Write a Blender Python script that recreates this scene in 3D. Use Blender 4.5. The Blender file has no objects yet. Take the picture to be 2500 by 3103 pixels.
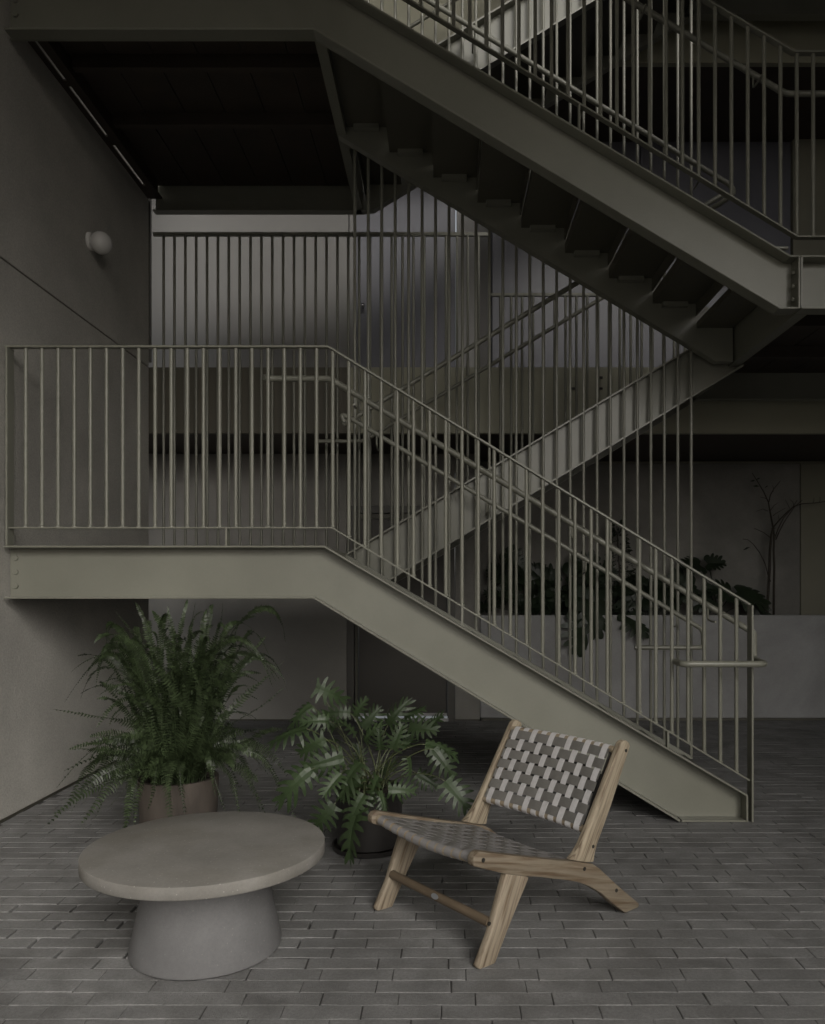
import bpy, bmesh, math, random
from mathutils import Vector, Matrix, Euler
R = math.radians
rnd = random.Random(7)
C = bpy.context.scene.collection
sc = bpy.context.scene

# ------------------------------------------------------------------ camera, world, sun, exposure
cam = bpy.data.objects.new('camera', bpy.data.cameras.new('camera'))
C.objects.link(cam)
cam.location = (0, 0, 1.4)
cam.rotation_euler = (R(90), 0, 0)
cam.data.sensor_width = 36
cam.data.lens = 28.06
cam.data.shift_x = -0.0322
cam.data.shift_y = 0.0738
cam.data.clip_start = 0.05
cam.data.clip_end = 300
sc.camera = cam

w = bpy.data.worlds.new('World'); sc.world = w; w.use_nodes = True
nt = w.node_tree; nt.nodes.clear()
sky = nt.nodes.new('ShaderNodeTexSky'); sky.sky_type = 'NISHITA'; sky.sun_disc = False
SUN_EL, SUN_AZ = 30, 26           # azimuth: from behind the camera, to the right
sky.sun_elevation = R(SUN_EL); sky.sun_rotation = R(180 - SUN_AZ)
sky.dust_density = 4.0; sky.air_density = 1.2
hs = nt.nodes.new('ShaderNodeHueSaturation'); hs.inputs['Saturation'].default_value = 0.30
bg = nt.nodes.new('ShaderNodeBackground'); bg.inputs['Strength'].default_value = 0.12
wo = nt.nodes.new('ShaderNodeOutputWorld')
nt.links.new(sky.outputs[0], hs.inputs['Color']); nt.links.new(hs.outputs[0], bg.inputs['Color'])
nt.links.new(bg.outputs[0], wo.inputs['Surface'])
sun = bpy.data.objects.new('sun', bpy.data.lights.new('sun', 'SUN')); C.objects.link(sun)
sun.data.energy = 1.5; sun.data.angle = R(38); sun.data.color = (1.0, 0.97, 0.91)
sd = Vector((math.sin(R(SUN_AZ)) * math.cos(R(SUN_EL)), -math.cos(R(SUN_AZ)) * math.cos(R(SUN_EL)), math.sin(R(SUN_EL))))
sun.rotation_euler = sd.to_track_quat('Z', 'Y').to_euler()
sun.location = sd * 20
sc.view_settings.view_transform = 'Standard'; sc.view_settings.look = 'None'
sc.view_settings.gamma = 1; sc.view_settings.use_curve_mapping = False
sc.view_settings.exposure = 0.12

# ------------------------------------------------------------------ materials
M = {}
def mat(name, col, rough=.6, var=.15, nscale=3, bump=0, bscale=200, metal=0, spec=.5, col2=None, detail=6,
        isl=0, trans=0, stretch=None, rotm=None, macro=0, grain=0, speck=0, coat=0, obj_coord=False, c2lo=.45, c2hi=.7):
    m = bpy.data.materials.new(name); m.use_nodes = True; M[name] = m
    n, L = m.node_tree.nodes, m.node_tree.links
    b = n['Principled BSDF']
    b.inputs['Roughness'].default_value = rough
    b.inputs['Metallic'].default_value = metal
    b.inputs['Specular IOR Level'].default_value = spec
    if coat: b.inputs['Coat Weight'].default_value = coat
    geo = n.new('ShaderNodeNewGeometry'); tc = n.new('ShaderNodeTexCoord')
    vec = tc.outputs['Object'] if obj_coord else geo.outputs['Position']
    mp = n.new('ShaderNodeMapping'); L.new(vec, mp.inputs['Vector'])
    if stretch: mp.inputs['Scale'].default_value = stretch
    if rotm:
        m0 = n.new('ShaderNodeMapping'); m0.inputs['Rotation'].default_value = rotm; L.new(vec, m0.inputs['Vector']); L.new(m0.outputs[0], mp.inputs['Vector'])
    vec = mp.outputs[0]
    nz = n.new('ShaderNodeTexNoise'); nz.inputs['Scale'].default_value = nscale; nz.inputs['Detail'].default_value = detail
    nz.inputs['Roughness'].default_value = .6
    L.new(vec, nz.inputs['Vector'])
    mr = n.new('ShaderNodeMapRange'); mr.inputs['From Min'].default_value = .25; mr.inputs['From Max'].default_value = .75
    mr.inputs['To Min'].default_value = 1 - var; mr.inputs['To Max'].default_value = 1 + var
    L.new(nz.outputs['Fac'], mr.inputs['Value'])
    base = n.new('ShaderNodeRGB'); base.outputs[0].default_value = (*col, 1); cur = base.outputs[0]
    if col2:
        n2 = n.new('ShaderNodeTexNoise'); n2.inputs['Scale'].default_value = nscale * .6; n2.inputs['Detail'].default_value = 5
        n2.inputs['Distortion'].default_value = .6
        L.new(vec, n2.inputs['Vector'])
        r2 = n.new('ShaderNodeMapRange'); r2.inputs['From Min'].default_value = c2lo; r2.inputs['From Max'].default_value = c2hi
        L.new(n2.outputs['Fac'], r2.inputs['Value'])
        mx = n.new('ShaderNodeMix'); mx.data_type = 'RGBA'; L.new(r2.outputs[0], mx.inputs['Factor'])
        L.new(cur, mx.inputs['A']); mx.inputs['B'].default_value = (*col2, 1); cur = mx.outputs['Result']
    val = mr.outputs[0]
    if isl:
        oi = n.new('ShaderNodeObjectInfo')
        ad = n.new('ShaderNodeMath'); ad.operation = 'ADD'; L.new(geo.outputs['Random Per Island'], ad.inputs[0]); L.new(oi.outputs['Random'], ad.inputs[1])
        fr = n.new('ShaderNodeMath'); fr.operation = 'FRACT'; L.new(ad.outputs[0], fr.inputs[0])
        m2 = n.new('ShaderNodeMapRange'); m2.inputs['To Min'].default_value = 1 - isl; m2.inputs['To Max'].default_value = 1 + isl
        L.new(fr.outputs[0], m2.inputs['Value'])
        mu = n.new('ShaderNodeMath'); mu.operation = 'MULTIPLY'; L.new(val, mu.inputs[0]); L.new(m2.outputs[0], mu.inputs[1]); val = mu.outputs[0]
    if macro:
        nm = n.new('ShaderNodeTexNoise'); nm.inputs['Scale'].default_value = .9; nm.inputs['Detail'].default_value = 7; nm.inputs['Roughness'].default_value = .62; nm.inputs['Distortion'].default_value = .4
        L.new(vec, nm.inputs['Vector'])
        mg = n.new('ShaderNodeMapRange'); mg.inputs['From Min'].default_value = .35; mg.inputs['From Max'].default_value = .65
        mg.inputs['To Min'].default_value = 1 - macro; mg.inputs['To Max'].default_value = 1 + macro * .6; L.new(nm.outputs['Fac'], mg.inputs['Value'])
        mu = n.new('ShaderNodeMath'); mu.operation = 'MULTIPLY'; L.new(val, mu.inputs[0]); L.new(mg.outputs[0], mu.inputs[1]); val = mu.outputs[0]
    if grain:
        ng = n.new('ShaderNodeTexNoise'); ng.inputs['Scale'].default_value = 85; ng.inputs['Detail'].default_value = 3; ng.inputs['Roughness'].default_value = .8; L.new(vec, ng.inputs['Vector'])
        mg = n.new('ShaderNodeMapRange'); mg.inputs['From Min'].default_value = .3; mg.inputs['From Max'].default_value = .7
        mg.inputs['To Min'].default_value = 1 - grain; mg.inputs['To Max'].default_value = 1 + grain; L.new(ng.outputs['Fac'], mg.inputs['Value'])
        mu = n.new('ShaderNodeMath'); mu.operation = 'MULTIPLY'; L.new(val, mu.inputs[0]); L.new(mg.outputs[0], mu.inputs[1]); val = mu.outputs[0]
    sx = n.new('ShaderNodeVectorMath'); sx.operation = 'SCALE'; L.new(cur, sx.inputs[0]); L.new(val, sx.inputs['Scale'])
    cur = sx.outputs[0]
    if speck:
        n3 = n.new('ShaderNodeTexVoronoi'); n3.inputs['Scale'].default_value = 75; L.new(vec, n3.inputs['Vector'])
        sp_ = n.new('ShaderNodeSeparateColor'); L.new(n3.outputs['Color'], sp_.inputs[0])
        lt = n.new('ShaderNodeMath'); lt.operation = 'LESS_THAN'; L.new(n3.outputs['Distance'], lt.inputs[0]); lt.inputs[1].default_value = .19
        gt = n.new('ShaderNodeMath'); gt.operation = 'GREATER_THAN'; L.new(sp_.outputs[0], gt.inputs[0]); gt.inputs[1].default_value = .86
        mm = n.new('ShaderNodeMath'); mm.operation = 'MULTIPLY'; L.new(lt.outputs[0], mm.inputs[0]); L.new(gt.outputs[0], mm.inputs[1])
        r3 = n.new('ShaderNodeMath'); r3.operation = 'MULTIPLY'; r3.inputs[1].default_value = speck; L.new(mm.outputs[0], r3.inputs[0])
        mx = n.new('ShaderNodeMix'); mx.data_type = 'RGBA'; L.new(r3.outputs[0], mx.inputs['Factor'])
        L.new(cur, mx.inputs['A']); mx.inputs['B'].default_value = (.6, .58, .54, 1); cur = mx.outputs['Result']
    L.new(cur, b.inputs['Base Color'])
    rr = n.new('ShaderNodeMapRange'); rr.inputs['To Min'].default_value = max(0, rough - .1); rr.inputs['To Max'].default_value = min(1, rough + .1)
    L.new(nz.outputs['Fac'], rr.inputs['Value']); L.new(rr.outputs[0], b.inputs['Roughness'])
    if bump:
        nb = n.new('ShaderNodeTexNoise'); nb.inputs['Scale'].default_value = bscale; nb.inputs['Detail'].default_value = 5
        L.new(vec, nb.inputs['Vector'])
        bp = n.new('ShaderNodeBump'); bp.inputs['Strength'].default_value = bump; bp.inputs['Distance'].default_value = .004
        L.new(nb.outputs['Fac'], bp.inputs['Height']); L.new(bp.outputs[0], b.inputs['Normal'])
    if trans:
        tr = n.new('ShaderNodeBsdfTranslucent'); L.new(cur, tr.inputs['Color'])
        ms = n.new('ShaderNodeMixShader'); ms.inputs[0].default_value = trans
        L.new(b.outputs[0], ms.inputs[1]); L.new(tr.outputs[0], ms.inputs[2]); L.new(ms.outputs[0], n['Material Output'].inputs['Surface'])
    return m

mat('steel', (.222, .221, .183), .34, .08, 1.1, .12, 300, spec=.5, col2=(.19, .188, .152), macro=.10, grain=.03)
mat('steel_dark', (.10, .095, .075), .5, .1, 2)
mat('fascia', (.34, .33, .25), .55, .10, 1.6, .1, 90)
mat('fascia_shaded', (.11, .10, .075), .55, .10, 1.6, .1, 90)  # fascia colour darkened to paint in the landings' shade on the left
mat('stucco', (.46, .445, .41), .92, .12, 1.6, 1.0, 75, macro=.12, grain=.14, spec=.2, detail=9)
mat('concrete', (.37, .37, .37), .75, .16, 1.4, .25, 60, macro=.16, grain=.06, col2=(.27, .265, .26), detail=10, spec=.3)
mat('concrete_dark', (.26, .25, .23), .7, .22, 1.2, .25, 50, col2=(.17, .165, .15), macro=.2, grain=.08, detail=10, spec=.3)
mat('plaster', (.34, .325, .30), .8, .06, 1.5, .15, 120, macro=.15, grain=.06, spec=.3)
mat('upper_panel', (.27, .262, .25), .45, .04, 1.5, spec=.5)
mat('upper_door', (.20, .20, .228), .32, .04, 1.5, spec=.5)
mat('upper_shaded', (.15, .15, .175), .35, .06, 1.5, spec=.5)  # upper wall colour darkened where the light falls off to the right
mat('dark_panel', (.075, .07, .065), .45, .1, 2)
mat('olive', (.23, .22, .17), .7, .08, 1.5, .1, 90)
mat('door_paint', (.075, .068, .060), .5, .06, 2, .05, 200)
mat('frame_paint', (.10, .095, .085), .45, .06, 2)
mat('threshold', (.55, .54, .55), .35, .08, 8, metal=.6)
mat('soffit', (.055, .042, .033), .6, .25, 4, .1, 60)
mat('white_strip', (.75, .75, .78), .5, .05, 3)
mat('glass_lamp', (.62, .61, .59), .25, .02, 3)
mat('brick', (.205, .203, .20), .70, .20, 7, .45, 200, isl=.08, macro=.2, grain=.2, detail=10, spec=.35, col2=(.155, .152, .148))
mat('mortar', (.10, .098, .093), .95, .35, .9, .5, 300, col2=(.025, .023, .021), c2lo=.42, c2hi=.62)
mat('bed', (.035, .032, .03), .95, .3, 20, .5, 300)
mat('sand', (.20, .19, .17), .95, .4, 60, .5, 500)
mat('table', (.225, .215, .198), .8, .14, 5, .25, 320, speck=.28, grain=.07, detail=9, spec=.3, col2=(.185, .173, .152))
mat('pedestal', (.150, .148, .149), .8, .14, 5, .25, 320, speck=.1, grain=.07, detail=9, spec=.35)
for nm_, an_, cc_ in (('wood_shaded', 14, (.20, .165, .12)), ('wood_post', -60, (.35, .295, .215)), ('wood_leg', -66, (.30, .25, .185))):  # side rail wood painted darker for its shaded face than posts and legs
    mat(nm_, cc_, .58, .20, 5, .3, 30, stretch=(1.2, 20, 20), rotm=(0, R(-an_), 0), obj_coord=True, col2=(.11, .075, .045), detail=9, c2lo=.46, c2hi=.68)
mat('wood_cross', (.31, .255, .18), .58, .20, 5, .3, 30, stretch=(13, 1.1, 13), obj_coord=True, col2=(.17, .12, .075), detail=9, c2lo=.5, c2hi=.74)
mat('wood_dark', (.14, .105, .07), .6, .25, 6, .3, 60, stretch=(14, 1.5, 14), obj_coord=True)
mat('strap_seat_shaded', (.25, .24, .235), .85, .10, 60, .5, 900)  # light strap colour darkened for how dim the seat looks at grazing angle
mat('strap_light', (.58, .565, .565), .85, .10, 60, .5, 900)
mat('strap_dark', (.165, .158, .145), .75, .10, 60, .3, 700)
mat('bolt', (.02, .018, .015), .5)
mat('chrome', (.6, .6, .62), .15, metal=1)
mat('plaque', (.45, .47, .5), .35, metal=.7)
mat('pot_grey', (.085, .070, .058), .8, .35, 7, .4, 80, col2=(.035, .027, .022), stretch=(1, 1, .35), detail=9)
mat('pot_black', (.022, .020, .019), .42, .1, 4)
mat('soil', (.03, .022, .015), .95, .3, 40, .8, 90)
mat('fern', (.036, .052, .023), .40, .45, 7, isl=.5, trans=.12, spec=.35)
mat('fern_stem', (.07, .075, .03), .6)
mat('xanadu', (.036, .060, .022), .48, .25, 14, isl=.22, trans=.15, spec=.6)
mat('xanadu_rib', (.13, .17, .09), .45)
mat('petiole', (.075, .09, .04), .45, .2, 9)
mat('dark_leaf', (.020, .030, .016), .42, .25, 6, isl=.3, trans=.08)
mat('twig', (.05, .042, .032), .8, .3, 30)

# ------------------------------------------------------------------ mesh helpers
POS = {}
def empty(name, loc, rz=0, **kw):
    o = bpy.data.objects.new(name, None); C.objects.link(o); o.location = loc; o.rotation_euler = (0, 0, rz)
    o.empty_display_size = .1
    POS[o.name] = Vector(loc) if not rz else Vector((0, 0, 0))
    tag(o, **kw); return o
def tag(o, label=None, category=None, group=None, kind=None):
    if label: o['label'] = label
    if category: o['category'] = category
    if group: o['group'] = group
    if kind: o['kind'] = kind
def join(*gs):
    V, F = [], []
    for v, f in gs:
        k = len(V); V += list(v); F += [tuple(i + k for i in q) for q in f]
    return V, F
def mk(name, geo, m, parent=None, bev=0, smooth=False, seg=1, center=True, **kw):
    V, F = geo
    V = [Vector(v) for v in V]
    if center and V:
        c = Vector([(min(v[i] for v in V) + max(v[i] for v in V)) / 2 for i in range(3)])
        if parent is None: c.z = min(v.z for v in V)
    else: c = Vector((0, 0, 0))
    me = bpy.data.meshes.new(name)
    me.from_pydata([v - c for v in V], [], F)
    if bev:
        bm = bmesh.new(); bm.from_mesh(me)
        bmesh.ops.recalc_face_normals(bm, faces=bm.faces)
        ed = [e for e in bm.edges if len(e.link_faces) == 2 and e.calc_face_angle(0) > .5]
        bmesh.ops.bevel(bm, geom=ed, offset=bev, segments=seg, affect='EDGES', profile=.5, clamp_overlap=True)
        bm.to_mesh(me); bm.free()
    if smooth:
        for p in me.polygons: p.use_smooth = True
        if smooth == 'angle': me.set_sharp_from_angle(angle=R(40))
    me.materials.append(M[m])
    o = bpy.data.objects.new(name, me); C.objects.link(o)
    p0 = POS[parent.name] if parent else Vector((0, 0, 0))
    o.location = c - p0
    if parent: o.parent = parent
    POS[o.name] = c
    tag(o, **kw)
    return o
def clone(src, name, wpos, parent, scale=None):
    o = bpy.data.objects.new(name, src.data); C.objects.link(o)
    o.parent = parent; o.location = Vector(wpos) - (POS[parent.name] if parent else Vector((0, 0, 0)))
    if scale: o.scale = scale
    POS[o.name] = Vector(wpos)
    return o
def box(x0, x1, y0, y1, z0, z1):
    v = [(x, y, z) for x in (x0, x1) for y in (y0, y1) for z in (z0, z1)]
    return v, [(0, 1, 3, 2), (4, 6, 7, 5), (0, 4, 5, 1), (2, 3, 7, 6), (0, 2, 6, 4), (1, 5, 7, 3)]
def prism(poly, y0, y1):                       # polygon in XZ pushed through Y
    n = len(poly)
    a = sum(poly[i][0] * poly[(i + 1) % n][1] - poly[(i + 1) % n][0] * poly[i][1] for i in range(n))
    if a < 0: poly = poly[::-1]
    v = [(x, y0, z) for x, z in poly] + [(x, y1, z) for x, z in poly]
    f = [tuple(range(n)), tuple(range(2 * n - 1, n - 1, -1))]
    f += [(i, i + n, (i + 1) % n + n, (i + 1) % n) for i in range(n)]
    return v, f
def strip(pts, t, y0, y1):                      # polyline in XZ given thickness t (downwards if t<0), vertical offset along normals
    n = len(pts); up, dn = list(pts), []
    for i, (x, z) in enumerate(pts):
        a = Vector(pts[max(0, i - 1)]); b = Vector(pts[min(n - 1, i + 1)]); p = Vector((x, z))
        d1 = (p - a).normalized() if i > 0 else (b - p).normalized()
        d2 = (b - p).normalized() if i < n - 1 else d1
        n1 = Vector((-d1.y, d1.x)); n2 = Vector((-d2.y, d2.x)); nn = (n1 + n2).normalized()
        k = t / max(.3, nn.dot(n1)); dn.append((x + nn.x * k, z + nn.y * k))
    V, F = [], []
    for i in range(n):
        V += [(up[i][0], y0, up[i][1]), (up[i][0], y1, up[i][1]), (dn[i][0], y1, dn[i][1]), (dn[i][0], y0, dn[i][1])]
    for i in range(n - 1):
        k = 4 * i
        for j in range(4): F.append((k + j, k + (j + 1) % 4, k + 4 + (j + 1) % 4, k + 4 + j))
    F += [(3, 2, 1, 0), (4 * n - 4, 4 * n - 3, 4 * n - 2, 4 * n - 1)]
    return V, F
def smooth_path(P, r, seg=4):                   # fillet a 3D polyline
    P = [Vector(p) for p in P]; out = [P[0]]
    for i in range(1, len(P) - 1):
        a, b, c = P[i - 1], P[i], P[i + 1]
        rr = min(r, (a - b).length * .45, (c - b).length * .45)
        s = b + (a - b).normalized() * rr; e = b + (c - b).normalized() * rr
        for k in range(seg + 1):
            t = k / seg; out.append(s * (1 - t) ** 2 + b * 2 * t * (1 - t) + e * t * t)
    out.append(P[-1]); return out
def tube(P, r, n=10, cap=True):
    P = [Vector(p) for p in P]; V, F = [], []; N = len(P)
    rr = r if isinstance(r, (list, tuple)) else [r] * N
    t0 = (P[1] - P[0]).normalized(); u = t0.orthogonal().normalized()
    for i in range(N):
        t = ((P[min(N - 1, i + 1)] - P[i]).normalized() + (P[i] - P[max(0, i - 1)]).normalized())
        t = t.normalized() if t.length > 1e-6 else t0
        u = (u - t * u.dot(t)).normalized(); v = t.cross(u)
        for k in range(n):
            a = 2 * math.pi * k / n; V.append(P[i] + (u * math.cos(a) + v * math.sin(a)) * rr[i])
    for i in range(N - 1):
        for k in range(n):
            F.append((i * n + k, i * n + (k + 1) % n, (i + 1) * n + (k + 1) % n, (i + 1) * n + k))
    if cap: F += [tuple(range(n - 1, -1, -1)), tuple(range((N - 1) * n, N * n))]
    return V, F
def lathe(prof, c, n=64):
    V, F = [], []; m = len(prof)
    for k in range(n):
        a = 2 * math.pi * k / n
        for r, z in prof: V.append((c[0] + r * math.cos(a), c[1] + r * math.sin(a), c[2] + z))
    for k in range(n):
        for i in range(m - 1):
            a, b = k * m + i, ((k + 1) % n) * m + i
            F.append((a, b, b + 1, a + 1))
    F.append(tuple(k * m for k in range(n - 1, -1, -1))); F.append(tuple(k * m + m - 1 for k in range(n)))
    return V, F
def hexbolt(c, axis, r=.014, h=.010):
    V = []; 
    for j in (0, 1):
        for k in range(6):
            a = R(60 * k); p = (math.cos(a) * r, math.sin(a) * r)
            if axis == 'y': V.append((c[0] + p[0], c[1] + j * h, c[2] + p[1]))
            else: V.append((c[0] + j * h, c[1] + p[0], c[2] + p[1]))
    F = [tuple(range(6)), tuple(range(11, 5, -1))] + [(k, k + 6, (k + 1) % 6 + 6, (k + 1) % 6) for k in range(6)]
    return V, F

# ------------------------------------------------------------------ ground and brick paving
XW = -2.65                 # face of the left wall
ground = mk('ground', box(-30, 30, -25, 40, -.3, -.020), 'bed', center=False,
            label='dark mortar bed under the grey brick courtyard paving', kind='structure')
f_px, eyez = 2419., 1.4
protos = []
def brick_geo(L, W, seed, cx=0, cy=0, z=0, n=1):
    r = random.Random(seed); j = lambda a: r.uniform(-a, a)
    h = .05; b = .0022
    l, wd = L / 2, W / 2
    ring = [(-l + L * k / n, -wd) for k in range(n)] + [(l, -wd)] + [(l - L * k / n, wd) for k in range(n)] + [(-l, wd)]
    m = len(ring); ja = .0016 if n > 1 else .0008
    mid = [(cx + x + j(.0016), cy + y + j(ja), z - .0015 + j(.0006)) for x, y in ring]
    base = [(x, y, -h) for x, y, _ in mid]
    top = [(cx + x * (1 - b / l) + j(.0014), cy + y * (1 - b * .6 / wd) + j(ja * .7), z + j(.0008)) for x, y in ring]
    V = base + mid + top
    F = [tuple(range(2 * m, 3 * m))]
    for k in range(m):
        q = (k + 1) % m
        F += [(k, q, m + q, m + k), (m + k, m + q, 2 * m + q, 2 * m + k)]
    return V, F
BW, BL = .0855, .262
bricks = []
y = 1.05; row = 0
while y < 8.38:
    off = (.5 * (row % 2) + rnd.uniform(-.16, .16)) * BL
    xa = XW + .01
    x = xa - BL + off % BL
    while x < 5.6:
        x0, x1 = max(x, xa), x + BL
        if x1 - x0 > .05: bricks.append(((x0 + x1) / 2, y + BW / 2, x1 - x0))
        x = x1
    y += BW; row += 1
def vis(b):
    x, yy, L = b
    px = 1350 + f_px * x / yy; py = 1780 + f_px * eyez / yy
    if px < -60 or px > 2560 or py > 3160 or py < 1700: return 0
    return 1 / yy
bricks.sort(key=vis, reverse=True)
nearb, rest = bricks[:300], bricks[300:]
for i in range(10):
    me = bpy.data.meshes.new('brick'); V, F = brick_geo(BL - .0035, BW - .004, i, n=4); me.from_pydata(V, [], F)
    me.materials.append(M['brick']); protos.append(me)
for i, (x, yy, L) in enumerate(nearb):
    worn = x < -.55 and 2.9 < yy < 3.55 and rnd.random() < .75
    if abs(L - BL) < .002 and not worn: me = protos[rnd.randrange(10)]
    else:
        me = bpy.data.meshes.new('brick'); V, F = brick_geo(L - (.013 if worn else .0035), BW - (.0085 if worn else .004), 100 + i, n=4); me.from_pydata(V, [], F); me.materials.append(M['brick'])
    o = bpy.data.objects.new('brick', me); C.objects.link(o); o.parent = ground
    o.location = (x + rnd.uniform(-.0015, .0015), yy + rnd.uniform(-.001, .001), rnd.uniform(-.0006, .0012))
    o.rotation_euler = (R(rnd.uniform(-.5, .5)), R(rnd.uniform(-.12, .12)), R(rnd.uniform(-.35, .35)))
gs = [brick_geo(L - .0035, BW - .004, 900 + i, x + rnd.uniform(-.002, .002), yy, rnd.uniform(-.0006, .0012)) for i, (x, yy, L) in enumerate(rest)]
mk('brick_paving', join(*gs), 'brick', ground, center=False, kind='stuff', label='grey brick pavers running back to the rear wall')
# sandy joint fill, a sheet just under the brick arris
V, F = [], []
def sand_gone(x, y):
    e = ((x + 1.5) / 1.05) ** 2 + ((y - 3.15) / .42) ** 2
    return e + rnd.uniform(-.35, .35) < 1 or rnd.random() < .035
ny, nx = 90, 100
for a in range(nx):
    for b_ in range(ny):
        x0, y0 = XW + a * (5.7 - XW) / nx, 1 + b_ * 7.4 / ny
        if sand_gone(x0, y0): continue
        k = len(V); dx, dy = (5.7 - XW) / nx, 7.4 / ny
        V += [(x0, y0, -.0034), (x0 + dx, y0, -.0034), (x0 + dx, y0 + dy, -.0034), (x0, y0 + dy, -.0034)]; F.append((k, k + 1, k + 2, k + 3))
mk('joint_sand', (V, F), 'mortar', ground, center=False, kind='stuff')

# ------------------------------------------------------------------ left wall
lw = empty('stucco_wall', (XW - .2, 3, 0), label='tall rough stucco wall along the left side holding the round lamp', category='wall')
mk('wall_slab', box(XW - .3, XW, -7, 7.13, .012, 3.364), 'stucco', lw, bev=.004)
mk('wall_slab', box(XW - .3, XW, -7, 7.13, 3.374, 9.6), 'stucco', lw, bev=.004)
mk('joint_backing', box(XW - .29, XW - .012, -6.9, 7.12, 3.36, 3.38), 'steel_dark', lw)
mk('edge_trim', box(XW - .02, XW + .012, 7.135, 7.165, 3.42, 6.2), 'frame_paint', lw)
mk('wall_foot', box(XW - .28, XW - .01, -6.9, 7.1, -.01, .012), 'steel_dark', lw)

lamp = empty('wall_lamp', (XW, 5.94, 3.97), label='round white globe lamp fixed to the left stucco wall', category='lamp')
def sph(c, r, sx=1, n=24, m=14):
    V, F = [], []
    for i in range(m + 1):
        t = math.pi * i / m
        for k in range(n):
            a = 2 * math.pi * k / n
            V.append((c[0] + r * sx * math.cos(t), c[1] + r * math.sin(t) * math.cos(a), c[2] + r * math.sin(t) * math.sin(a)))
    for i in range(m):
        for k in range(n):
            F.append((i * n + k, i * n + (k + 1) % n, (i + 1) * n + (k + 1) % n, (i + 1) * n + k))
    return V, F
mk('globe', sph((XW + .088, 5.94, 3.965), .083, .9), 'glass_lamp', lamp, smooth=True)
mk('base_plate', tube([(XW + .001, 5.94, 3.975), (XW + .022, 5.94, 3.975), (XW + .026, 5.94, 3.975)], [.066, .066, .060], 28), 'glass_lamp', lamp, smooth='angle')

# ------------------------------------------------------------------ ground floor back wall with door
bw = empty('back_wall', (-.4, 8.4, 0), label='ground floor rear wall with the dark door under the stairs', category='wall')
Yb = 8.4
mk('wall_panel', box(-4.6, -1.04, Yb, Yb + .25, .015, 2.81), 'plaster', bw, bev=.003)
mk('wall_panel', box(-1.037, .10, Yb + .002, Yb + .25, 2.262, 2.81), 'concrete_dark', bw)
mk('wall_panel', box(.103, .365, Yb, Yb + .2, .015, 2.81), 'concrete_dark', bw, bev=.002)
mk('plinth', box(-4.6, .365, Yb + .012, Yb + .2, -.01, .015), 'steel_dark', bw)
fr = mk('door_frame', join(box(-1.035, -.962, Yb - .012, Yb + .14, .0, 2.26), box(.022, .098, Yb - .012, Yb + .14, .0, 2.26),
                      box(-.962, .022, Yb - .010, Yb + .14, 2.185, 2.258)), 'frame_paint', bw, bev=.002)
mk('door_stop', join(box(-.955, -.925, Yb + .02, Yb + .13, .03, 2.18), box(-.925, .02, Yb + .03, Yb + .12, 2.13, 2.18)), 'steel_dark', bw)
dr = mk('door', box(-.915, .016, Yb + .05, Yb + .10, .066, 2.125), 'door_paint', bw, bev=.003)
mk('weather_strip', box(-.91, .016, Yb + .03, Yb + .052, .045, .072), 'threshold', bw)
mk('threshold', box(-.955, .03, Yb - .05, Yb + .09, -.005, .030), 'threshold', bw, bev=.004)

# planter and the wall behind it
pl = empty('planter', (3, 8.4, 0), label='long grey concrete planter wall holding the dark foliage at right rear', category='planter')
mk('front_panel', box(.367, 6.5, Yb - .02, Yb + .10, .03, 1.11), 'concrete', pl, bev=.006)
mk('plinth', box(.38, 6.4, Yb + .01, Yb + .1, -.01, .03), 'steel_dark', pl)
mk('soil', box(.367, 6.5, Yb + .10, Yb + .56, .9, 1.06), 'soil', pl)
pw = empty('concrete_wall', (3, 8.95, 0), label='stained concrete wall behind the planter with a vertical joint', category='wall')
mk('wall_panel', box(.367, 3.975, 8.95, 9.15, 0, 2.86), 'concrete_dark', pw, bev=.003)
mk('wall_panel', box(3.978, 7.5, 8.94, 9.15, 0, 2.86), 'olive', pw, bev=.003, label='smoother olive panel right of the joint')
mk('head_trim', box(.367, 7.5, 8.90, 8.94, 2.79, 2.806), 'olive', pw)
mk('side_return', box(.30, .366, 8.6, 9.15, 0, 2.81), 'concrete_dark', pw)

# ------------------------------------------------------------------ upper floors
g = empty('gallery', (0, 7.9, 2.81), label='first floor gallery slab and its edge beam behind the stairs', category='gallery')
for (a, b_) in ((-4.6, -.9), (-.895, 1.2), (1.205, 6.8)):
    mk('fascia_panel', box(a, b_, 7.30, 7.36, 2.81, 3.415), 'fascia' if a > -1 else 'fascia_shaded', g, bev=.002)
mk('floor_slab', box(-4.6, 6.8, 7.362, 9.9, 3.22, 3.40), 'concrete_dark', g)
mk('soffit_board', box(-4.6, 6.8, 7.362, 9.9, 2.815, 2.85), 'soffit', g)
for i, (xx, zz) in enumerate(((1.15, 3.21), (1.40, 3.21), (1.40, 3.31))):
    mk('fitting', box(xx, xx + .035, 7.285, 7.299, zz, zz + .018), 'bolt', g)
g2 = empty('upper_gallery', (0, 7.9, 6.2), label='second floor gallery slab and edge beam across the top right', category='gallery')
mk('fascia_panel', box(-4.6, 6.8, 7.30, 7.36, 6.2, 6.80), 'fascia', g2)
mk('floor_slab', box(-4.6, 6.8, 7.362, 9.9, 6.60, 6.79), 'concrete_dark', g2)
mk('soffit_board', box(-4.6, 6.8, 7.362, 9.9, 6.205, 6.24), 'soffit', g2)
uw = empty('upper_wall', (0, 8.6, 3.4), label='pale panelled first floor wall with a grey door behind the bars', category='wall')
Yu = 8.6
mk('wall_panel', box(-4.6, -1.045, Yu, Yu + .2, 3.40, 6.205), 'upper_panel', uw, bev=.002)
mk('wall_panel', box(-1.035, -.985, Yu - .004, Yu + .2, 3.40, 6.205), 'upper_panel', uw, bev=.002)
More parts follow.
